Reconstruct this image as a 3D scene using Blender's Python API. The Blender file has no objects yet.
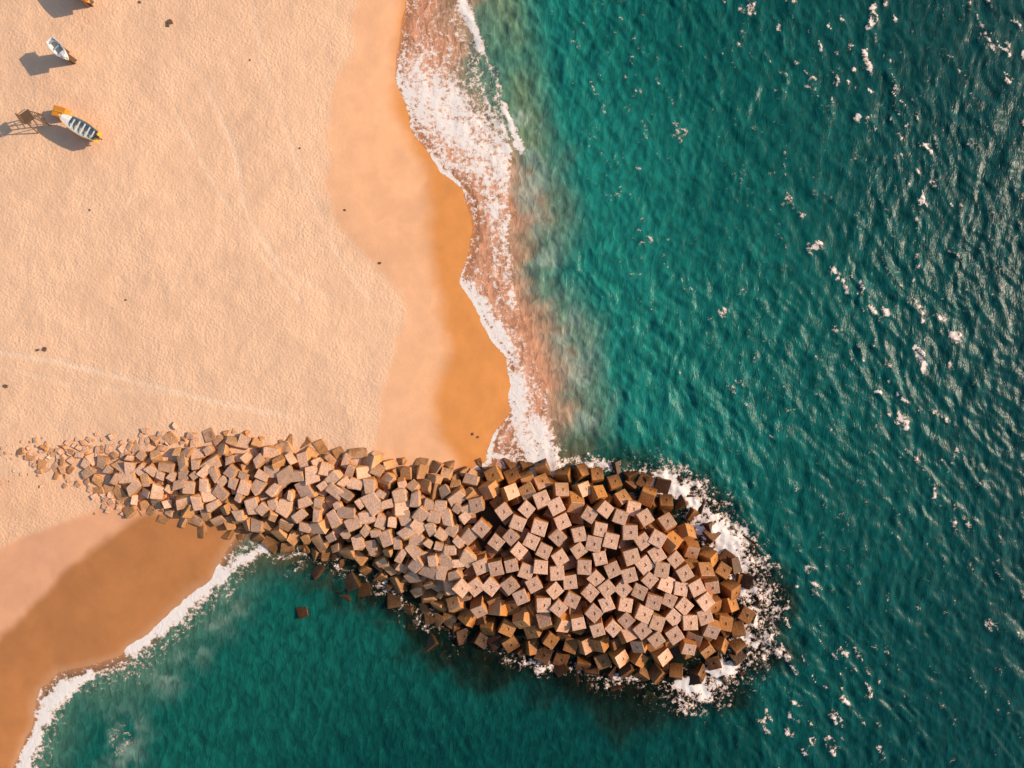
import bpy, bmesh, math, random
import numpy as np
from mathutils import Vector, Matrix, Euler

random.seed(7); rng=np.random.default_rng(11)
S=0.12; H=81.92
scene=bpy.context.scene

def W(px,py,z=0.0):
    k=S*(H-z)/H
    return ((px-512)*k,(384-py)*k,z)

# ---------------------------------------------------------------- noise
_g={}
def vnoise(x,y,sc,seed=0):
    if seed not in _g: _g[seed]=np.random.default_rng(1000+seed).random((256,256))
    g=_g[seed]; u=x/sc; v=y/sc
    iu=np.floor(u).astype(int); iv=np.floor(v).astype(int)
    fu=u-iu; fv=v-iv; fu=fu*fu*(3-2*fu); fv=fv*fv*(3-2*fv)
    a=g[iu%256,iv%256]; b=g[(iu+1)%256,iv%256]; c=g[iu%256,(iv+1)%256]; d=g[(iu+1)%256,(iv+1)%256]
    return (a*(1-fu)+b*fu)*(1-fv)+(c*(1-fu)+d*fu)*fv
def fbm(x,y,sc,seed=0,o=4):
    t=0;a=1;n=0
    for i in range(o):
        t=t+a*vnoise(x+i*37.7,y-i*21.3,sc/2**i,seed+i); n+=a; a*=0.5
    return t/n
def sst(a,b,x):
    t=np.clip((x-a)/(b-a),0,1); return t*t*(3-2*t)
def pdist(x,y,pts,closed=False):
    best=np.full(x.shape,1e18)
    n=len(pts); m=n if closed else n-1
    for i in range(m):
        ax,ay=pts[i]; bx,by=pts[(i+1)%n]
        dx,dy=bx-ax,by-ay; L=dx*dx+dy*dy+1e-9
        t=np.clip(((x-ax)*dx+(y-ay)*dy)/L,0,1)
        best=np.minimum(best,(x-ax-t*dx)**2+(y-ay-t*dy)**2)
    return np.sqrt(best)
def inside(x,y,pts):
    c=np.zeros(x.shape,bool); n=len(pts)
    for i in range(n):
        ax,ay=pts[i]; bx,by=pts[(i+1)%n]
        if ay==by: continue
        cond=((ay>y)!=(by>y))&(x<(bx-ax)*(y-ay)/(by-ay)+ax)
        c^=cond
    return c

# ---------------------------------------------------------------- plan shapes (survey units, 0.12 m each)
SH_UP=[(430,-1200),(410,-200),(405,0),(400,40),(394,80),(402,108),(420,142),(440,170),(463,190),(471,215),(469,250),(460,282),(475,310),(490,335),(504,358),(511,385),(507,412),(492,440),(484,462)]
SH_LO=[(240,530),(226,552),(210,576),(178,604),(140,640),(122,656),(92,664),(60,672),(40,690),(32,725),(14,768),(-30,860),(-200,1400)]
LAND=[(-30000,-30000),(450,-30000)]+SH_UP+[(420,500),(300,510)]+SH_LO+[(-600,30000),(-30000,30000)]
JET=[(20,452),(60,447),(120,444),(180,436),(235,430),(300,441),(360,450),(420,460),(480,461),(540,465),(600,468),(650,482),(690,506),(722,543),(742,580),(750,612),(743,646),(722,668),(690,682),(650,680),(600,672),(560,660),(500,645),(455,630),(420,606),(370,574),(330,556),(280,548),(220,534),(160,522),(110,503),(70,482),(30,470)]

def land_sd(px,py):
    d=np.minimum(pdist(px,py,[(450,-30000)]+SH_UP+[(420,500)]),pdist(px,py,[(300,510)]+SH_LO+[(-600,30000)]))
    return np.where(inside(px,py,LAND),d,-d)*S+(fbm(px,py,26,400,4)-0.5)*1.3
def jet_sd(px,py):
    d=pdist(px,py,JET,True); return np.where(inside(px,py,JET),d,-d)*S
def sand_z(px,py,d=None):
    if d is None: d=land_sd(px,py)
    z=np.where(d>0,1.4*(1-np.exp(-np.maximum(d,0)/14)),np.maximum(d*0.09,-7))
    dry=sst(7,20,d)
    z=z+dry*(fbm(px*S,py*S,9,50)-0.5)*0.35
    return z

# ---------------------------------------------------------------- helpers
def axis(lo,hi,st,far,n):
    a=np.arange(lo,hi+st*0.5,st)
    g=np.geomspace(st*1.5,far,n)
    return np.concatenate([(lo-g)[::-1],a,hi+g])
def grid_mesh(name,xs,ys,zf):
    X,Y=np.meshgrid(xs,ys); nx,ny=len(xs),len(ys)
    Z,attrs=zf(X,Y)
    co=np.stack([X,Y,Z],-1).reshape(-1,3).astype(np.float32)
    i=np.arange(nx*ny).reshape(ny,nx)
    q=np.stack([i[:-1,:-1],i[:-1,1:],i[1:,1:],i[1:,:-1]],-1).reshape(-1,4).astype(np.int32)
    me=bpy.data.meshes.new(name)
    me.vertices.add(len(co)); me.vertices.foreach_set('co',co.ravel())
    me.loops.add(q.size); me.loops.foreach_set('vertex_index',q.ravel())
    me.polygons.add(len(q)); me.polygons.foreach_set('loop_start',np.arange(0,q.size,4,dtype=np.int32))
    me.update(calc_edges=True)
    me.polygons.foreach_set('use_smooth',np.ones(len(q),bool))
    for k,v in attrs.items():
        if v.ndim==3:
            a=me.attributes.new(k,'FLOAT_COLOR','POINT')
            c=np.concatenate([v.reshape(-1,3),np.ones((v.shape[0]*v.shape[1],1))],1).astype(np.float32)
            a.data.foreach_set('color',c.ravel())
        else:
            a=me.attributes.new(k,'FLOAT','POINT'); a.data.foreach_set('value',v.astype(np.float32).ravel())
    ob=bpy.data.objects.new(name,me); scene.collection.objects.link(ob); return ob
def mixc(a,b,t): return a*(1-t[...,None])+b*t[...,None]

class NT:
    def __init__(s,name):
        s.m=bpy.data.materials.new(name); s.m.use_nodes=True; s.t=s.m.node_tree; s.t.nodes.clear()
    def n(s,typ,**k):
        nd=s.t.nodes.new(typ)
        for a,b in k.items(): setattr(nd,a,b)
        return nd
    def set(s,inp,v):
        if isinstance(v,bpy.types.NodeSocket): s.t.links.new(v,inp)
        else: inp.default_value=v
    def math(s,op,a,b=0.0,c=0.0,clamp=False):
        nd=s.t.nodes.new('ShaderNodeMath'); nd.operation=op; nd.use_clamp=clamp
        s.set(nd.inputs[0],a); s.set(nd.inputs[1],b); s.set(nd.inputs[2],c); return nd.outputs[0]
    def ss(s,x,a,b,lo=0.0,hi=1.0):
        nd=s.t.nodes.new('ShaderNodeMapRange'); nd.interpolation_type='SMOOTHSTEP'
        s.set(nd.inputs[0],x); s.set(nd.inputs[1],a); s.set(nd.inputs[2],b); s.set(nd.inputs[3],lo); s.set(nd.inputs[4],hi); return nd.outputs[0]
    def mix(s,f,a,b,bt='MIX'):
        nd=s.t.nodes.new('ShaderNodeMix'); nd.data_type='RGBA'; nd.blend_type=bt
        s.set(nd.inputs[0],f); s.set(nd.inputs[6],a); s.set(nd.inputs[7],b); return nd.outputs[2]
    def noise(s,vec,sc,det=4,rough=0.55):
        nd=s.t.nodes.new('ShaderNodeTexNoise'); s.set(nd.inputs['Vector'],vec); nd.inputs['Scale'].default_value=sc
        nd.inputs['Detail'].default_value=det; nd.inputs['Roughness'].default_value=rough; return nd
    def attr(s,name):
        nd=s.t.nodes.new('ShaderNodeAttribute'); nd.attribute_name=name; return nd
    def bump(s,h,dist,strength=1.0,normal=None):
        nd=s.t.nodes.new('ShaderNodeBump'); s.set(nd.inputs['Height'],h); nd.inputs['Distance'].default_value=dist; s.set(nd.inputs['Strength'],strength)
        if normal is not None: s.set(nd.inputs['Normal'],normal)
        return nd.outputs[0]
    def out(s,sh): 
        o=s.t.nodes.new('ShaderNodeOutputMaterial'); s.t.links.new(sh,o.inputs[0])
def C4(c): return (float(c[0]),float(c[1]),float(c[2]),1.0)

# ---------------------------------------------------------------- sand
def sand_f(X,Y):
    px0=X/S+512; py0=384-Y/S
    d=land_sd(px0,py0); Z=sand_z(px0,py0,d)
    k=H/(H-np.clip(Z,0,2)); px=X/S*k+512; py=384-Y/S*k
    nz=(fbm(px,py,60,3)-0.5); n2=(fbm(px,py,18,9)-0.5)
    light=np.array([0.88,0.555,0.350]); smooth=np.array([0.86,0.460,0.245]); wet=np.array([0.72,0.290,0.080]); wlo=np.array([0.49,0.200,0.066]); mid=np.array([0.80,0.41,0.23])
    yb=[-400,0,50,100,150,190,230,260,290,330,370,410,450,500]; xb=[352,350,345,330,335,325,340,362,398,402,385,380,372,365]
    s=px-np.interp(py,yb,xb)+nz*30+n2*12
    wb=[-400,0,60,110,180,230,300,360,400,440,465]; wx=[402,400,394,402,428,426,442,446,436,442,462]
    w=px-np.interp(py,wb,wx)+nz*22+n2*6
    dm=sst(-3,6,s)*0.8+sst(-20,60,s)*0.2; wt=sst(-12,10,w)
    c=mixc(light,smooth,dm*0.95); c=mixc(c,wet,wt)
    ym=np.interp(px,[-300,0,60,110,150,400],[575,545,525,505,497,480])+nz*14
    yd=np.interp(px,[-300,0,30,60,110,150,400],[760,640,612,580,538,515,480])+nz*24+n2*8
    cl=mixc(mixc(light,smooth,np.full(px.shape,0.35)),mid,sst(-3,5,py-ym)); cl=mixc(cl,wlo,sst(-6,10,py-yd))
    d2=land_sd(px,py)
    cl=mixc(cl,np.array([0.60,0.33,0.18]),sst(1.2,0.0,d2)*0.5)
    arc=np.abs(np.sin((d2*0.9+nz*5)))**18*sst(-5,30,py-yd)
    cl=cl*(1-0.05*arc[...,None]*(0.4+n2[...,None]*2))
    low=sst(470,482,py)
    c=c*(1-low[...,None])+cl*low[...,None]
    dry=(1-dm)*(1-low)+low*(1-sst(-4,4,py-ym))
    arc=np.abs(np.sin((s*0.055+nz*7)))**26*dm*(1-low)*(1-wt)
    c=c*(1+0.05*arc[...,None])
    tr=np.exp(-(pdist(px,py,[(-40,346),(60,362),(150,385),(215,402),(290,416)])/2.6)**2)*0.7
    tr+=np.exp(-(pdist(px,py,[(205,80),(235,150),(245,210),(280,265),(330,300)])/3)**2)*0.45
    tr+=np.exp(-(pdist(px,py,[(175,110),(212,180),(250,240),(300,300)])/2)**2)*0.45
    tr+=np.exp(-(pdist(px,py,[(250,-10),(262,60),(300,170),(340,260),(372,300)])/2)**2)*0.35
    tr+=np.exp(-(pdist(px,py,[(-20,362),(70,385),(180,395)])/2)**2)*0.3
    tr+=np.exp(-((np.hypot(px-180,py-285)-5)/1.2)**2)*0.5
    tr=tr*(0.4+1.2*vnoise(px,py,9,77))
    c=mixc(c,np.array([0.95,0.68,0.48]),np.clip(tr,0,0.75))
    c=c*(1+nz[...,None]*0.12+ (vnoise(px,py,140,21)-0.5)[...,None]*0.08)
    fp=(fbm(X,Y,0.7,60,2)-0.5)*0.055*np.clip(dry,0,1)*(np.abs(X)<90)*(np.abs(Y)<70)
    fp+=(fbm(X,Y,2.6,67,2)-0.5)*0.07*np.clip(dry,0,1)
    Z=Z+fp - tr*0.05
    Z=Z+ (1-np.clip(dry,0,1))*(d>0)*(fbm(X,Y,3,66,2)-0.5)*0.02
    return Z,{'Col':np.clip(c,0,0.95),'dry':np.clip(dry,0,1),'wetness':np.clip(np.maximum(wt*(1-low),low*sst(-6,10,py-yd)),0,1)}
xs=axis(-76,12,0.25,4500,34); ys=axis(-60,60,0.25,4500,34)
sand=grid_mesh('sand_beach_ground',xs,ys,sand_f)
M=NT('sand')
geo=M.n('ShaderNodeNewGeometry').outputs['Position']
col=M.attr('Col').outputs['Color']; dry=M.attr('dry').outputs['Fac']; wet=M.attr('wetness').outputs['Fac']
n1=M.noise(geo,3.8,4,0.6).outputs['Fac']; n2=M.noise(geo,11,2,0.6).outputs['Fac']; n3=M.noise(geo,0.35,3,0.6).outputs['Fac']
v=M.n('ShaderNodeTexVoronoi'); M.set(v.inputs['Vector'],geo); v.inputs['Scale'].default_value=3.1
fac=M.ss(n3,0.3,0.7,0.94,1.04)
spk=M.math('MULTIPLY_ADD',M.math('SUBTRACT',n2,0.5),0.22,1.0)
sc=M.math('MULTIPLY',fac,spk)
cc=M.n('ShaderNodeVectorMath',operation='SCALE'); M.set(cc.inputs[0],col); M.set(cc.inputs['Scale'],sc)
hgt=M.math('ADD',M.math('MULTIPLY',n1,0.8),M.math('MULTIPLY',v.outputs['Distance'],0.6))
hgt=M.math('ADD',hgt,M.math('MULTIPLY',n2,0.25))
st=M.math('MULTIPLY_ADD',M.math('MULTIPLY',dry,M.ss(n3,0.3,0.7,0.6,1.15)),0.46,0.05)
b=M.bump(hgt,0.12,st)
p=M.n('ShaderNodeBsdfPrincipled'); M.set(p.inputs['Base Color'],cc.outputs[0]); M.set(p.inputs['Normal'],b)
M.set(p.inputs['Roughness'],M.math('MULTIPLY_ADD',wet,-0.42,0.92)); M.set(p.inputs['Specular IOR Level'],M.math('MULTIPLY_ADD',wet,0.15,0.1))
M.out(p.outputs[0]); sand.data.materials.append(M.m)

# ---------------------------------------------------------------- sea
comp=[]
for i in range(100):
    wl=0.8*(5.5/0.8)**(rng.random()**1.4)
    th=math.atan2(-0.55,-0.83)+rng.normal()*0.55
    comp.append((2*math.pi/wl,th,rng.random()*6.28,0.0050*wl**0.85))
def south(px,py):
    ax=np.interp(px,[-200,100,300,500,700,760,820],[470,485,505,560,640,700,3000])
    return (py-ax)*S/3
def sea_f(X,Y):
    px=X/S+512; py=384-Y/S
    d=-land_sd(px,py); j=-jet_sd(px,py)
    nz=fbm(px,py,70,5)-0.5; n2=fbm(px,py,22,15)-0.5
    lower=((py-470)-(px-250)*0.32>60)&(px<700)
    de=np.where(lower,d*2.3,d)+nz*4+n2*3.2
    pink=np.array([0.62,0.29,0.165]); pinkg=np.array([0.44,0.26,0.16]); murk=np.array([0.12,0.21,0.15])
    bright=np.array([0.011,0.180,0.145]); teal=np.array([0.004,0.108,0.092]); deep=np.array([0.002,0.054,0.053])
    c=mixc(pink,pinkg,sst(3.0,6.5,de)); c=mixc(c,murk,sst(5.8,9.0,de)); c=mixc(c,bright,sst(8.0,14.5,de)); 
    c=mixc(c,teal,sst(14,36,de+nz*10)); c=mixc(c,deep,sst(24,66,d+nz*16))
    c2=mixc(np.array([0.36,0.23,0.14]),np.array([0.07,0.17,0.12]),sst(1.0,4.5,de)); c2=mixc(c2,np.array([0.006,0.105,0.082]),sst(4,20,de)); c2=mixc(c2,np.array([0.002,0.055,0.049]),sst(14,55,d*1.6+nz*10))
    c=mixc(c,c2,sst(-1,1,south(px,py)))
    g=np.exp(-(pdist(px,py,[(500,-20),(512,40),(520,90),(528,140)])/20)**2)
    c=mixc(c,np.array([0.22,0.27,0.13]),np.clip(g*(0.6+nz*1.5),0,0.8))
    cl=np.exp(-(pdist(px,py,[(522,120),(530,200),(545,290),(575,350),(590,420)])/18)**2)*sst(0.40,0.70,fbm(px,py,20,31))
    cl+=np.exp(-(pdist(px,py,[(125,735),(120,750)])/20)**2)*sst(0.35,0.7,fbm(px,py,16,33))*0.8
    cl+=np.exp(-(pdist(px,py,[(165,680),(230,610)])/16)**2)*sst(0.4,0.7,fbm(px,py,16,34))*0.5
    c=mixc(c,np.array([0.28,0.37,0.30]),np.clip(cl*0.8,0,0.7))
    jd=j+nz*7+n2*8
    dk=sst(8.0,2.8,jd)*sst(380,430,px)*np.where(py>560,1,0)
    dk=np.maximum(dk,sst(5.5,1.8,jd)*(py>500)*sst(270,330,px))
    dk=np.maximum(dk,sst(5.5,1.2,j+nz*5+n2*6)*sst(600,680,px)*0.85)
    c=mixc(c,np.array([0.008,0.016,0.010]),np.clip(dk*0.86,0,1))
    def G(pts,w): return np.exp(-(pdist(px,py,pts)/w)**2)
    n3=fbm(px,py,12,41); n4=fbm(px,py,30,45); n5=fbm(px,py,7,48,2)
    f=np.zeros(px.shape)
    on=sst(0.30,0.70,n4)
    f=np.maximum(f,np.exp(-(np.abs(d-0.25)/0.38)**2)*(0.34+0.35*on+0.45*sst(120,160,py)*sst(210,190,py)+0.6*sst(250,300,py)*(0.4+0.6*on))*(py<470)*(px>370)*(px<560))
    edgeS=[(455,-60),(455,-10),(484,50),(505,100),(517,150),(514,195),(518,250),(522,300),(540,350),(556,400),(562,440)]
    ap=inside(px,py,[(385,-60)]+edgeS+[(562,470),(480,470)]+[(x-8,y) for x,y in SH_UP[::-1][1:-2]])
    apd=sst(0,9,pdist(px,py,edgeS))*ap*(d>0)
    stre=(0.5+0.5*np.sin(d*3.2+nz*16+n2*7))**2
    dens=0.40+0.42*G([(415,90),(445,115),(470,140),(500,165)],34)+0.30*(n4-0.5)+0.22*(stre-0.4)
    dens=dens-0.08*sst(190,240,py)+0.16*sst(330,430,py)-0.04*sst(60,20,py)+0.28*G([(498,210),(505,260),(512,300)],13)
    f=np.maximum(f,apd*dens)
    wob=(n3-0.5)*9+(n5-0.5)*5
    f=np.maximum(f,np.exp(-((pdist(px+wob,py,[(440,-80),(457,-5),(470,20),(480,50)])/5.5)**2))*1.15)
    f=np.maximum(f,np.exp(-((pdist(px+wob,py,[(476,45),(494,75),(503,105),(515,135),(522,150)])/4.5)**2))*(0.55+0.6*on))
    f=np.maximum(f,np.exp(-((pdist(px+wob,py,[(478,200),(498,260),(507,300)])/6)**2))*0.65*on)
    f=np.maximum(f,np.exp(-((pdist(px+wob,py,[(470,282),(490,318),(512,352),(522,385),(530,420)])/8)**2))*(0.55+0.55*on))
    f=np.maximum(f,np.exp(-((pdist(px+wob,py,[(514,380),(520,410),(527,440),(537,466)])/13)**2))*(0.85+0.5*on))
    f=np.maximum(f,np.exp(-((pdist(px+wob,py,[(537,425),(552,468)])/14)**2))*1.0)
    f=np.maximum(f,np.exp(-((pdist(px,py+wob,[(490,455),(520,460),(560,462),(605,464)])/6)**2))*(0.5+0.35*on))
    east=sst(600,680,px)
    jj=j+(n3-0.5)*3.2+(n5-0.5)*2.0
    low_s=sst(690,640,px)*(py>600)
    f=np.maximum(f,np.exp(-(((jj-0.35)/(0.80+1.1*on))**2))*(0.60+0.80*on)*east*(1-0.45*low_s))
    f=np.maximum(f,np.exp(-(((jj-1.8)/2.4)**2))*(0.38+0.25*on)*east*(1-0.35*low_s))
    so=(py>520)&(px>250)
    f=np.maximum(f,np.exp(-(((jj-0.7)/1.6)**2))*(0.28+0.36*sst(0.42,0.7,n4))*so)
    f=np.maximum(f,np.exp(-(((jj-0.3)/0.8)**2))*(0.25+0.35*on)*((py<500)&(px>560)&(px<640)))
    f=np.where((j<-0.4)&(px>500),np.maximum(f,(0.35+0.45*on)*sst(3.4,0.4,-j)*sst(640,700,px)),f)
    f=np.maximum(f,np.exp(-((pdist(px+wob,py,[(268,545),(240,562),(215,582)])/7)**2))*(0.6+0.35*on))
    f=np.maximum(f,np.exp(-((pdist(px+wob,py+wob,[(220,575),(180,609),(150,636),(132,650)])/(6.5+4*on))**2))*1.3)
    f=np.maximum(f,np.exp(-((pdist(px+wob,py+wob,[(150,650),(120,668),(98,676)])/6)**2))*0.5)
    f=np.maximum(f,np.exp(-((pdist(px+wob,py+wob,[(90,676),(62,690),(44,708),(36,740),(20,775),(0,820)])/(8+4*on))**2))*(1.2))
    f=np.maximum(f,np.exp(-((pdist(px+wob,py+wob,[(60,664),(42,668),(34,700)])/5)**2))*0.8)
    f=np.maximum(f,np.exp(-((pdist(px+wob,py,[(130,740),(118,752),(112,738),(124,730)])/8)**2))*0.36)
    f=np.maximum(f,sst(5.5,2.0,d)*((py>540)&(px<300))*(0.30+0.15*on))
    Z=np.zeros(X.shape)
    wx=X+ (fbm(X,Y,14,91)-0.5)*5; wy=Y+(fbm(X,Y,14,95)-0.5)*5
    for kk,th,ph,a in comp:
        Z+=a*np.sin(kk*(wx*math.cos(th)+wy*math.sin(th))+ph)
    sd=Z[np.abs(X)<76].std() if (np.abs(X)<76).any() else 1
    steep=Z/sd
    gust=fbm(X,Y,18,99)
    Z*=(0.45+1.0*gust)
    lee=sst(-1,1,south(px,py))*sst(760,600,px)
    amp=sst(0.5,14,d)*(1-0.45*lee)
    fade=1-sst(0,14,np.maximum(np.abs(X)-76,np.abs(Y)-60))
    Z=Z*amp*fade
    ca,sa=math.cos(math.radians(-58)),math.sin(math.radians(-58))
    u=X*ca+Y*sa+(fbm(X,Y,6,150)-0.5)*5; vv=-X*sa+Y*ca+(fbm(X,Y,6,155)-0.5)*5
    rid=1-np.abs(2*fbm(u*0.32,vv,1.2,130,2)-1)*2.5
    fam=sst(0.46,0.60,fbm(u*0.35,vv,8,120,3))
    brk=sst(0.40,0.60,fbm(X,Y,1.1,160,2))
    fl=np.clip(rid,0,1)*brk*(0.38+0.62*fam)*sst(-0.8,0.8,steep)*sst(8,18,d)*(1-0.9*lee)*(0.50+0.50*sst(620,880,px))
    f=np.maximum(f,fl*0.88)
    Z=Z+np.clip(f,0,1.2)*0.05*sst(0.1,2.5,d)
    sh=sst(0,1.8,d); al=0.15+0.85*sh
    rk=sst(6.0,1.0,j+n2*3)*sst(1,3,d)
    al=np.minimum(al,1-0.62*rk)
    return Z,{'Col':c,'foam':np.clip(f,0,1.4),'opac':np.clip(al,0,1),'gust':gust,'shal':1-sh}
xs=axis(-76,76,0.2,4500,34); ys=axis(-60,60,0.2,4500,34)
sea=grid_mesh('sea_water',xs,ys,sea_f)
M=NT('sea_water')
geo=M.n('ShaderNodeNewGeometry').outputs['Position']
col=M.attr('Col').outputs['Color']; foam=M.attr('foam').outputs['Fac']; op=M.attr('opac').outputs['Fac']; gu=M.attr('gust').outputs['Fac']
mp=M.n('ShaderNodeMapping'); M.set(mp.inputs['Vector'],geo); mp.inputs['Rotation'].default_value=(0,0,math.radians(-32)); mp.inputs['Scale'].default_value=(1.0,0.42,1)
r1=M.noise(mp.outputs[0],1.5,3,0.6); r1.inputs['Distortion'].default_value=0.6
r2=M.noise(mp.outputs[0],4.5,2,0.6)
rid=M.math('SUBTRACT',1.0,M.math('ABSOLUTE',M.math('MULTIPLY_ADD',r1.outputs['Fac'],4.0,-2.0)))
hh=M.math('ADD',M.math('MULTIPLY',rid,0.30),M.math('MULTIPLY',r2.outputs['Fac'],0.35))
b=M.bump(hh,0.18,M.math('MULTIPLY_ADD',gu,0.8,0.12))
cs=M.n('ShaderNodeVectorMath',operation='SCALE'); M.set(cs.inputs[0],col); M.set(cs.inputs['Scale'],M.ss(r1.outputs['Fac'],0.3,0.72,0.70,1.36))
pw=M.n('ShaderNodeBsdfPrincipled'); M.set(pw.inputs['Base Color'],cs.outputs[0]); pw.inputs['Roughness'].default_value=0.32; pw.inputs['IOR'].default_value=1.33; M.set(pw.inputs['Normal'],b)
pw.inputs['Specular IOR Level'].default_value=0.18
dn=M.noise(geo,0.9,2,0.6)
dv=M.n('ShaderNodeVectorMath',operation='MULTIPLY_ADD'); M.set(dv.inputs[0],dn.outputs['Color']); dv.inputs[1].default_value=(1.5,1.5,0); M.set(dv.inputs[2],geo)
flat=M.n('ShaderNodeVectorMath',operation='MULTIPLY'); M.set(flat.inputs[0],dv.outputs[0]); flat.inputs[1].default_value=(1,1,0)
v1=M.n('ShaderNodeTexVoronoi',feature='DISTANCE_TO_EDGE'); M.set(v1.inputs['Vector'],flat.outputs[0]); v1.inputs['Scale'].default_value=1.5
v2=M.n('ShaderNodeTexVoronoi',feature='DISTANCE_TO_EDGE'); M.set(v2.inputs['Vector'],flat.outputs[0]); v2.inputs['Scale'].default_value=4.2
fn=M.noise(geo,1.8,5,0.72).outputs['Fac']
vv=M.math('ADD',M.math('MULTIPLY',v1.outputs['Distance'],0.75),M.math('MULTIPLY',v2.outputs['Distance'],0.6))
vv=M.math('ADD',vv,M.math('MULTIPLY',M.ss(fn,0.3,0.70),0.62))
dif=M.math('SUBTRACT',foam,vv)
mask=M.ss(dif,-0.10,0.24)
fcol=M.mix(M.ss(dif,0.0,0.45),(0.84,0.57,0.43,1),(0.95,0.88,0.82,1))
pf=M.n('ShaderNodeBsdfPrincipled'); M.set(pf.inputs['Base Color'],fcol); pf.inputs['Roughness'].default_value=0.8; pf.inputs['Specular IOR Level'].default_value=0.15
M.set(pf.inputs['Normal'],M.bump(fn,0.16,0.5))
tr=M.n('ShaderNodeBsdfTransparent'); M.set(tr.inputs[0],M.mix(M.attr('shal').outputs['Fac'],(0.55,0.60,0.45,1),(0.95,0.9,0.84,1)))
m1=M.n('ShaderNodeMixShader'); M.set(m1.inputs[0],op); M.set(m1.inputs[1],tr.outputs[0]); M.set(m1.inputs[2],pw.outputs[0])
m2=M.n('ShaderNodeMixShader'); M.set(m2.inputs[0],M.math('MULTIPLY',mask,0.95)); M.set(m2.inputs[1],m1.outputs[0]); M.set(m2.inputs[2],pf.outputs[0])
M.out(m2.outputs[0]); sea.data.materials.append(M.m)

# ---------------------------------------------------------------- breakwater
jetty=bpy.data.objects.new('breakwater',None); scene.collection.objects.link(jetty)
def tmpl_from_bm(bm):
    bm.verts.index_update()
    V=np.array([v.co[:] for v in bm.verts]); F=[[v.index for v in f.verts] for f in bm.faces]; bm.free(); return V,F
def block_template(seed):
    r=random.Random(seed); bm=bmesh.new(); bmesh.ops.create_cube(bm,size=2.0)
    for v in bm.verts:
        if v.co.z>0: v.co.x*=0.95; v.co.y*=0.95
        v.co+=Vector((r.uniform(-.06,.06),r.uniform(-.06,.06),r.uniform(-.05,.05)))
    bmesh.ops.bevel(bm,geom=bm.edges[:],offset=0.07,segments=2,affect='EDGES',profile=0.6)
    for sgn in (1,-1):
        bm.faces.ensure_lookup_table()
        f=max((f for f in bm.faces),key=lambda f:f.calc_area() if f.normal.z*sgn>0.9 else -1)
        bmesh.ops.inset_individual(bm,faces=[f],thickness=0.70,use_even_offset=True)
        bmesh.ops.inset_individual(bm,faces=[f],thickness=0.02,depth=-0.10,use_even_offset=True)
    bm.normal_update(); return tmpl_from_bm(bm)
def rock_template(seed):
    r=random.Random(seed); bm=bmesh.new()
    for sx in(-1,1):
        for sy in(-1,1):
            for sz in(-1,1):
                bm.verts.new((sx*r.uniform(.55,1.1),sy*r.uniform(.55,1.1),sz*r.uniform(.72,.88)))
    for i in range(3):
        a=r.uniform(0,6.28); bm.verts.new((math.cos(a)*1.15,math.sin(a)*1.15,r.uniform(-.2,.7)))
    bmesh.ops.convex_hull(bm,input=bm.verts[:])
    for v in [v for v in bm.verts if not v.link_faces]: bm.verts.remove(v)
    bmesh.ops.dissolve_limit(bm,angle_limit=math.radians(20),verts=bm.verts[:],edges=bm.edges[:])
    bmesh.ops.bevel(bm,geom=bm.edges[:],offset=0.06,segments=1,affect='EDGES')
    bmesh.ops.triangulate(bm,faces=[f for f in bm.faces if len(f.verts)>4])
    bm.normal_update(); return tmpl_from_bm(bm)
BT=[block_template(i) for i in range(8)]; RT=[rock_template(i+20) for i in range(20)]

class Acc:
    def __init__(s): s.V=[];s.F=[];s.T=[];s.n=0
    def add(s,t,mat,tint):
        V,F=t; A=np.array(mat)
        v=V@A[:3,:3].T+A[:3,3]; s.V.append(v); s.F+= [[i+s.n for i in f] for f in F]; s.n+=len(v)
        s.T.append(np.tile(np.array(tint),(len(v),1)))
    def build(s,name,mats,parent=None):
        me=bpy.data.meshes.new(name); me.from_pydata(np.concatenate(s.V).tolist(),[],s.F)
        a=me.attributes.new('tint','FLOAT_COLOR','POINT'); a.data.foreach_set('color',np.concatenate(s.T).astype(np.float32).ravel())
        for m in mats: me.materials.append(m)
        me.update()
        ob=bpy.data.objects.new(name,me); scene.collection.objects.link(ob); ob.parent=parent; return ob

def arr(v): return np.array([v],float)
def crest(px): return float(np.interp(px,[0,80,160,300,430,500,1000],[1.35,1.5,2.0,2.6,3.0,3.3,3.3]))
def top_z(px,py):
    d=float(jet_sd(arr(px),arr(py))[0]); sz=float(sand_z(arr(px),arr(py))[0])
    z=0.15+0.68*d if d>0 else 0.15+0.28*max(d,-8)
    if px<490: z=max(z,sz+0.10+0.25*min(max(d,0),2.5)*min(1,max(0.2,px/140))) if d>-0.5 else z
    return min(z,crest(px)),d
def darts(rfun,N,test,seed,relax=30):
    r=np.random.default_rng(seed); xsq=[p[0] for p in JET]; ysq=[p[1] for p in JET]
    P=np.zeros((0,2)); R=np.zeros(0)
    C=np.stack([r.uniform(min(xsq)-60,max(xsq)+60,N),r.uniform(min(ysq)-60,max(ysq)+60,N)],1)
    sd=jet_sd(C[:,0],C[:,1]); ok=test(C[:,0],C[:,1],sd); C=C[ok]; sd=sd[ok]; rr=rfun(C[:,0],C[:,1],sd)/S
    for c,q in zip(C,rr):
        if len(P)==0 or np.all(((P-c)**2).sum(1)>((R+q)/2)**2):
            P=np.vstack([P,c]); R=np.append(R,q)
    for it in range(relax):
        D=P[:,None]-P[None]; L=np.sqrt((D**2).sum(-1))+1e-6; T=(R[:,None]+R[None])/2*1.12
        pu=np.clip(T-L,0,None); np.fill_diagonal(pu,0)
        P2=P+0.12*(D/L[...,None]*pu[...,None]).sum(1)
        s2=jet_sd(P2[:,0],P2[:,1]); ok=test(P2[:,0],P2[:,1],s2); P=np.where(ok[:,None],P2,P)
    return P
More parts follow.
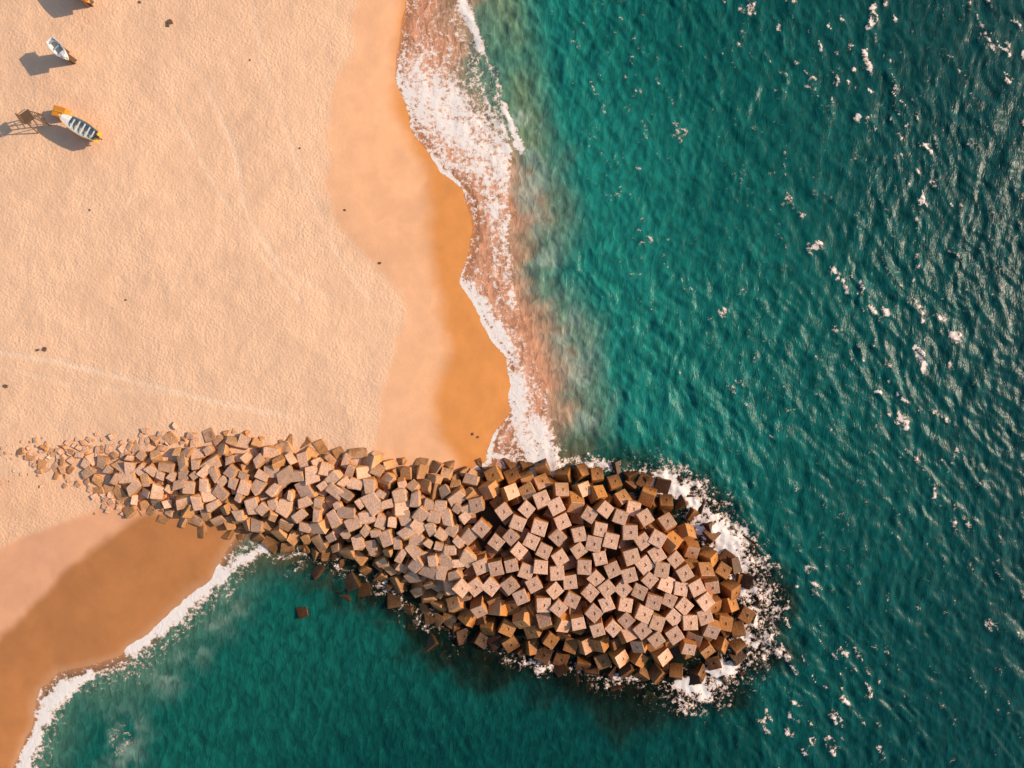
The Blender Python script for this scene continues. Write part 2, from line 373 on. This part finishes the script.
def place(acc,P,kind,size,tl,sink=0.0,seed=0,dark=1.0):
    r=random.Random(seed)
    for (px,py) in P:
        z,d=top_z(px,py); e=6.0
        zx,_=top_z(px+e,py); zx2,_=top_z(px-e,py); zy,_=top_z(px,py-e); zy2,_=top_z(px,py+e)
        nrm=Vector((-(zx-zx2)/(2*e*S),-(zy-zy2)/(2*e*S),1)).normalized()
        slope=1-nrm.z
        if kind=='b': a=r.uniform(0.92,1.06)*size/2; sx=sy=sz=a
        else:
            k=float(np.interp(px,[20,120,250],[0.42,0.85,1.0]))
            a=size/2*r.uniform(0.62,1.30)*k; sx=a*r.uniform(.95,1.3); sy=a*r.uniform(.75,1.0); sz=a*r.uniform(.75,.95)
            if px<90 and r.random()<0.35*(90-px)/70: continue
        yaw=(float(vnoise(arr(px),arr(py),60,200)[0])-0.5)*3.5+r.gauss(0,0.20) if kind=='b' else r.uniform(0,6.28)
        sl=slope>0.03
        tamp=tl+ (0.34 if (sl and kind=='b') else 0.17 if sl else 0)
        q=Vector((0,0,1)).rotation_difference(nrm.lerp(Vector((0,0,1)),0.3 if kind=='b' else 0.45).normalized()).to_matrix().to_4x4()
        tilt=Euler((r.gauss(0,tamp),r.gauss(0,tamp),0)).to_matrix().to_4x4()
        zz=z-sz*0.95-sink+r.uniform(-0.12,0.12)
        if sl: zz+=r.uniform(-0.35,0.3) if kind=='b' else r.uniform(-0.25,0.2)
        x,y,_=W(px,py,max(zz+sz,0))
        mat=Matrix.Translation((x,y,zz))@q@tilt@Matrix.Rotation(yaw,4,'Z')@Matrix.Diagonal((sx,sy,sz,1))
        t=r.uniform(0.74,1.12)*dark; acc.add(r.choice(BT if kind=='b' else RT),mat,(t,r.random(),r.random(),1))
def bx(y): return np.interp(y,[440,480,520,570,620,680],[462,478,474,466,450,430])
A1=Acc()
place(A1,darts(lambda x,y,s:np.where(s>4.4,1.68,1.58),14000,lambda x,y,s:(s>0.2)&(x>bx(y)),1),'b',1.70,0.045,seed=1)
place(A1,darts(lambda x,y,s:1.6+0*s,7000,lambda x,y,s:(s>-0.3)&(x>bx(y)),2,10),'b',1.75,0.4,sink=1.3,seed=2,dark=0.7)  # under layer: shade of the gaps put into its darker tint
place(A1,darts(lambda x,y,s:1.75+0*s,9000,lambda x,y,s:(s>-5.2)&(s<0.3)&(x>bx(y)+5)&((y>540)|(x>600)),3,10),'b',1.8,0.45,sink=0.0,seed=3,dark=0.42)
A2=Acc()
place(A2,darts(lambda x,y,s:np.interp(x,[20,120,300],[0.68,1.08,1.26]),26000,lambda x,y,s:(s>-0.1)&(x<bx(y)),5),'r',1.72,0.11,seed=5)
place(A2,darts(lambda x,y,s:1.35+0*s,9000,lambda x,y,s:(s>0.2)&(x<bx(y))&(x>90),6,10),'r',1.8,0.35,sink=0.8,seed=6,dark=0.75)  # rocks below the surface, gap shade painted in by a darker tint
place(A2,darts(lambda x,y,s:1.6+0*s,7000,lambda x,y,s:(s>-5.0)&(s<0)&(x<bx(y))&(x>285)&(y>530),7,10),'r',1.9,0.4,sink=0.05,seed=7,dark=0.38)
rr=random.Random(9)
for i in range(170):
    px=rr.uniform(-5,190); py=np.interp(px,[-20,60,200],[452,452,440])+rr.gauss(0,7) if rr.random()<0.75 else np.interp(px,[-20,60,120],[464,480,502])+rr.gauss(0,6)
    a=rr.uniform(0.10,0.42)*(0.6+px/240); sz=float(sand_z(arr(px),arr(py))[0])
    x,y,_=W(px,py,1.3)
    A2.add(rr.choice(RT),Matrix.Translation((x,y,sz+a*0.05))@Euler((rr.gauss(0,.15),rr.gauss(0,.15),rr.uniform(0,6))).to_matrix().to_4x4()@Matrix.Diagonal((a,a*0.85,a*0.5,1)),(rr.uniform(.8,1.1),1,0,1))
for (px,py,a,z) in [(303,612,0.7,-0.25),(320,598,0.7,-.6),(345,600,.9,-.7),(365,590,1.0,-.6),(388,612,1.0,-.8),(400,640,.9,-1.0),(352,582,1,-.4),(395,600,1.1,-.5),(430,642,1.0,-.6),(318,572,.9,-.4)]:
    x,y,_=W(px,py)
    A2.add(rr.choice(RT),Matrix.Translation((x,y,z))@Euler((rr.gauss(0,.3),rr.gauss(0,.3),rr.uniform(0,6))).to_matrix().to_4x4()@Matrix.Diagonal((a,a,a*0.8,1)),(0.3,rr.random(),1,1))

def stone_mat(name,top,side,low,z0,z1,l0,l1):
    M=NT(name); g=M.n('ShaderNodeNewGeometry'); pos=g.outputs['Position']
    sp=M.n('ShaderNodeSeparateXYZ'); M.set(sp.inputs[0],pos); sn=M.n('ShaderNodeSeparateXYZ'); M.set(sn.inputs[0],g.outputs['True Normal'])
    t=M.n('ShaderNodeSeparateColor'); M.set(t.inputs[0],M.attr('tint').outputs['Color'])
    nl=M.noise(pos,0.8,3,0.6).outputs['Fac']; nf=M.noise(pos,5,5,0.65).outputs['Fac']
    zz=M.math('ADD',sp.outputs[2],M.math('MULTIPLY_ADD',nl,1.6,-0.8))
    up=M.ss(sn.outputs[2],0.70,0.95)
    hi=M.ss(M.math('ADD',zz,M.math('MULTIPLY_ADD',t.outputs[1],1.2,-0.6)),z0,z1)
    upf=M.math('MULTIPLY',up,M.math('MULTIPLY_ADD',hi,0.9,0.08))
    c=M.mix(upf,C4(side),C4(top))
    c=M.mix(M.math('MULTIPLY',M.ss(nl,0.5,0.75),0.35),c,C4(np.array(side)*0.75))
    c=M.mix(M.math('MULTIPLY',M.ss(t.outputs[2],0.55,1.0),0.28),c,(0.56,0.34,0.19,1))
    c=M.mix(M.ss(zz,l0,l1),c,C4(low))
    sc=M.math('MULTIPLY',t.outputs[0],M.ss(nf,0.25,0.75,0.74,1.18))
    cc=M.n('ShaderNodeVectorMath',operation='SCALE'); M.set(cc.inputs[0],c); M.set(cc.inputs['Scale'],sc)
    p=M.n('ShaderNodeBsdfPrincipled'); M.set(p.inputs['Base Color'],cc.outputs[0]); M.set(p.inputs['Roughness'],M.ss(zz,0.2,1.4,0.35,0.9)); p.inputs['Specular IOR Level'].default_value=0.3
    M.set(p.inputs['Normal'],M.bump(M.math('ADD',nf,nl),0.08,0.7)); M.out(p.outputs[0]); return M.m
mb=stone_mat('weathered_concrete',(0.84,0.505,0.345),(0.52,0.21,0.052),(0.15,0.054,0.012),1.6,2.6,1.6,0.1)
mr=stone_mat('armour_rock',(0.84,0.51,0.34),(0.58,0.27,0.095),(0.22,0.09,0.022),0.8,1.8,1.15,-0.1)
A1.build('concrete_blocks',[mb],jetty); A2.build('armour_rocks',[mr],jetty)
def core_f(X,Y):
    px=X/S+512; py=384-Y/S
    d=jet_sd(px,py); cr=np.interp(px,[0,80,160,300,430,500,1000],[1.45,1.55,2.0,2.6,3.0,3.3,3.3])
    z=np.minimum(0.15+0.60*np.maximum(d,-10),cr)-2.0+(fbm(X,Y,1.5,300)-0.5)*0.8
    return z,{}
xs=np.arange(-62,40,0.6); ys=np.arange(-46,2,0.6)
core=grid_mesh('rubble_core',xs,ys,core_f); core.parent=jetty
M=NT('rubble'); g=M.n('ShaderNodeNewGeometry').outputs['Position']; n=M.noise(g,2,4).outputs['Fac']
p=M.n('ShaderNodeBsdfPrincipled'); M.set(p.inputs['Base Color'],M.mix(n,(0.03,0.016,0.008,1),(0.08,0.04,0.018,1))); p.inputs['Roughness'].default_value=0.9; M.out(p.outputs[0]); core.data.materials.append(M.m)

# ---------------------------------------------------------------- boats and beach things
def paint(name,col,rough=0.5,dirt=0.25):
    M=NT(name); g=M.n('ShaderNodeTexCoord').outputs['Object']; n=M.noise(g,4,5,0.65).outputs['Fac']
    p=M.n('ShaderNodeBsdfPrincipled'); M.set(p.inputs['Base Color'],M.mix(M.math('MULTIPLY',M.ss(n,0.45,0.75),dirt*2,clamp=True),col,(col[0]*0.5+.05,col[1]*0.45+.03,col[2]*0.4+.02,1)))
    p.inputs['Roughness'].default_value=rough; M.out(p.outputs[0]); return M.m
white=paint('white_paint',(0.78,0.76,0.72,1)); orange=paint('orange_paint',(0.72,0.27,0.02,1)); yellow=paint('yellow_paint',(0.75,0.42,0.05,1))
bluegrey=paint('blue_grey_paint',(0.36,0.46,0.52,1)); wood=paint('weathered_wood',(0.16,0.09,0.05,1),0.8,0.4); darkp=paint('dark_metal',(0.05,0.05,0.055,1),0.4); pale=paint('pale_planks',(0.55,0.5,0.42,1),0.7)
def boxpart(name,parent,size,loc,mat,rot=(0,0,0),bev=0.02):
    bm=bmesh.new(); bmesh.ops.create_cube(bm,size=1.0,matrix=Matrix.Diagonal((*size,1))); bmesh.ops.bevel(bm,geom=bm.edges[:],offset=min(bev,min(size)*0.3),segments=2,affect='EDGES')
    me=bpy.data.meshes.new(name); bm.to_mesh(me); bm.free(); me.materials.append(mat)
    o=bpy.data.objects.new(name,me); scene.collection.objects.link(o); o.parent=parent; o.location=loc; o.rotation_euler=rot; return o
def hull(name,parent,L,B,Dp,mo,mi,mg,sheer=0.35):
    n=22; m=9; bm=bmesh.new()
    def ring(t,off,zb):
        x=-L/2+t*L; w=B/2*(min(1,0.72+0.9*t) if t<0.35 else math.sqrt(max(0,1-((t-0.35)/0.65)**2.3)))
        w=max(w-off,0.015); top=Dp+sheer*max(0,t-0.3)**2/0.49*1.0; keel=0.0+0.4*sheer*max(0,t-0.75)**2/0.0625+zb
        r=[]
        for j in range(m):
            a=-1+2*j/(m-1); yy=w*math.copysign(abs(a)**0.75,a); zz=keel+(top-keel)*abs(a)**2.6
            r.append(bm.verts.new((x,yy,zz)))
        return r
    O=[ring(i/(n-1),0,0) for i in range(n)]; I=[ring(0.02+0.95*i/(n-1),0.09,0.10) for i in range(n)]
    for i in range(n-1):
        for j in range(m-1):
            f=bm.faces.new((O[i][j],O[i+1][j],O[i+1][j+1],O[i][j+1])); f.material_index=0; f.smooth=True
            f=bm.faces.new((I[i][j],I[i][j+1],I[i+1][j+1],I[i+1][j])); f.material_index=1; f.smooth=True
        for j in (0,m-1):
            f=bm.faces.new((O[i][j],I[i][j],I[i+1][j],O[i+1][j])); f.material_index=2
    for j in range(m-1):
        f=bm.faces.new((O[0][j],O[0][j+1],I[0][j+1],I[0][j])); f.material_index=2
        f=bm.faces.new((O[-1][j],I[-1][j],I[-1][j+1],O[-1][j+1])); f.material_index=2
    bmesh.ops.recalc_face_normals(bm,faces=bm.faces[:])
    me=bpy.data.meshes.new(name); bm.to_mesh(me); bm.free()
    for q in (mo,mi,mg): me.materials.append(q)
    o=bpy.data.objects.new(name,me); scene.collection.objects.link(o); o.parent=parent; return o
def empty(name,px,py,zrel,heading):
    z=float(sand_z(arr(px),arr(py))[0])+zrel; x,y,_=W(px,py,z+0.6)
    e=bpy.data.objects.new(name,None); scene.collection.objects.link(e); e.location=(x,y,z); e.rotation_euler=(0,0,math.radians(heading)); return e
def tube(name,parent,a,b,r,mat):
    a=Vector(a);b=Vector(b); bm=bmesh.new(); bmesh.ops.create_cone(bm,cap_ends=True,segments=10,radius1=r,radius2=r,depth=(b-a).length)
    me=bpy.data.meshes.new(name); bm.to_mesh(me); bm.free(); me.materials.append(mat)
    o=bpy.data.objects.new(name,me); scene.collection.objects.link(o); o.parent=parent; o.location=(a+b)/2; o.rotation_euler=(b-a).to_track_quat('Z','Y').to_euler(); return o
def boat(name,px,py,head,L,B,Dp,mo,mi,mg,deck,mt,lift,slats=6):
    e=empty(name,px,py,lift-0.05,head)
    hull('hull',e,L,B,Dp,mo,mi,mg)
    for k in range(slats):
        x=-L*0.38+k*L*0.58/max(1,slats-1); boxpart('thwart_%d'%(k+1),e,(0.16,B*(0.80 if k>0 else .72),0.05),(x,0,Dp*0.80),mt,bev=0.01)
    bm=bmesh.new(); vs=[]
    for t in (0.74,0.80,0.86,0.92,0.96):
        w=B/2*math.sqrt(max(0,1-((t-0.35)/0.65)**2.3))-0.05; x=-L/2+t*L; z=Dp+0.35*(t-0.3)**2/0.49-0.03
        vs.append((bm.verts.new((x,-w,z)),bm.verts.new((x,0,z+0.07)),bm.verts.new((x,w,z))))
    for a,b in zip(vs,vs[1:]):
        bm.faces.new((a[0],b[0],b[1],a[1])); bm.faces.new((a[1],b[1],b[2],a[2]))
    me=bpy.data.meshes.new('foredeck'); bm.to_mesh(me); bm.free(); me.materials.append(deck)
    o=bpy.data.objects.new('foredeck',me); scene.collection.objects.link(o); o.parent=e
    boxpart('stem_post',e,(0.14,0.10,0.5),(L/2-0.03,0,Dp+0.25),deck)
    boxpart('transom',e,(0.08,B*0.70,Dp*0.85),(-L/2+0.03,0,Dp*0.56),mg)
    boxpart('floor_boards',e,(L*0.6,B*0.42,0.04),(-L*0.08,0,0.20),pale)
    if lift>0.2:  # added stand under the hull, there to lengthen and fill the boat's shadow
        boxpart('shadow_riser_board',e,(L*0.62,0.10,lift),(-0.02*L,0,-lift/2-0.03),wood)
        for k,x in enumerate((-L*0.25,L*0.2)):
            boxpart('shadow_riser_panel_%d'%(k+1),e,(0.12,B*0.62,lift+0.1),(x,0,-lift/2),wood)
    return e
b1=boat('fishing_boat',80,127,180-30,4.6,1.8,0.85,orange,bluegrey,yellow,white,white,1.0,5)
boxpart('outboard_cowl',b1,(0.42,0.34,0.42),(-2.55,0,0.95),darkp,bev=0.08); boxpart('outboard_leg',b1,(0.14,0.12,0.8),(-2.53,0,0.42),darkp)
c=empty('orange_fish_crate',61,113,0,-15)
for k,(sx,sy,lx,ly) in enumerate([(1.35,.06,0,.55),(1.35,.06,0,-.55),(.06,1.03,.64,0),(.06,1.03,-.64,0)]): boxpart('side_%d'%(k+1),c,(sx,sy,1.0),(lx,ly,0.5),orange)
boxpart('lid',c,(1.42,1.2,0.06),(0,0,1.04),orange); boxpart('lid_rib',c,(1.1,.12,.05),(0,0,1.10),yellow); boxpart('bottom',c,(1.2,1.0,.05),(0,0,.06),orange)
b2=boat('dinghy',58,49,-48,2.9,1.35,0.75,white,white,white,white,bluegrey,1.8,3)
b3=boat('fishing_boat',76,-9,-40,3.6,1.5,0.8,orange,pale,white,yellow,white,1.4,5)
L=empty('lifeguard_chair',37,122,0,35)
for k,(sx,sy) in enumerate([(1,1),(1,-1),(-1,1),(-1,-1)]): tube('leg_%d'%(k+1),L,(sx*0.85,sy*0.75,-0.1),(sx*0.5,sy*0.48,2.2),0.07,wood)
for k in range(6): boxpart('seat_plank_%d'%(k+1),L,(0.19,1.35,0.05),(-0.5+k*0.2,0,2.22),wood,bev=.01)
for k in range(4): boxpart('back_plank_%d'%(k+1),L,(0.05,1.3,0.15),(-0.6-k*0.03,0,2.35+k*0.18),wood,bev=.01)
for s in (-1,1):
    tube('arm_rest_%d'%(s+2),L,(-0.5,s*0.6,2.55),(0.4,s*0.6,2.55),0.04,wood); tube('brace_%d'%(s+2),L,(0.8,s*0.72,0.3),(-0.6,s*0.55,1.7),0.04,wood)
for k in range(5): tube('rung_%d'%(k+1),L,(0.82-k*0.07,-.62+k*.04,0.3+k*0.36),(0.82-k*0.07,.62-k*.04,0.3+k*0.36),0.035,wood)
for (px,py,a) in [(170,22,.30),(168,25,.2),(45,349,.24),(38,350,.17),(345,210,.13),(380,263,.15),(6,386,.22),(140,2,.15),(250,60,.1),(300,148,.1),(126,300,.12),(90,210,.12),(473,434,.16),(478,437,.13)]:
    me=bpy.data.meshes.new('beach_stone'); V,F=RT[int(px)%14]; me.from_pydata((V*np.array([a,a*.8,a*.6])).tolist(),[],F); me.materials.append(wood)
    o=bpy.data.objects.new('beach_stone',me); scene.collection.objects.link(o); z=float(sand_z(arr(px),arr(py))[0]); o.location=W(px,py,z+a*0.2); o.rotation_euler=(0,0,px)

# ---------------------------------------------------------------- light
sv=Vector((1,0.16,0)).normalized(); el=math.radians(27)
sun_dir=Vector((sv.x*math.cos(el),sv.y*math.cos(el),math.sin(el)))
L=bpy.data.lights.new('sun','SUN'); L.energy=5.0; L.angle=math.radians(0.6); L.color=(1.0,0.80,0.59)
o=bpy.data.objects.new('sun',L); scene.collection.objects.link(o); o.rotation_euler=(-sun_dir).to_track_quat('-Z','Y').to_euler(); o.location=(60,10,60)
w=bpy.data.worlds.new('World'); scene.world=w; w.use_nodes=True; nt=w.node_tree
sky=nt.nodes.new('ShaderNodeTexSky'); sky.sky_type='NISHITA'; sky.sun_disc=False; sky.sun_elevation=el; sky.sun_rotation=math.atan2(sv.x,sv.y)
nt.links.new(sky.outputs[0],nt.nodes['Background'].inputs[0]); nt.nodes['Background'].inputs[1].default_value=0.14
scene.view_settings.view_transform='Standard'; scene.view_settings.look='None'; scene.view_settings.exposure=0
cam=bpy.data.cameras.new('camera'); cam.lens=24; cam.sensor_width=36; cam.clip_end=10000
co=bpy.data.objects.new('camera',cam); scene.collection.objects.link(co); co.location=(0,0,H); scene.camera=co
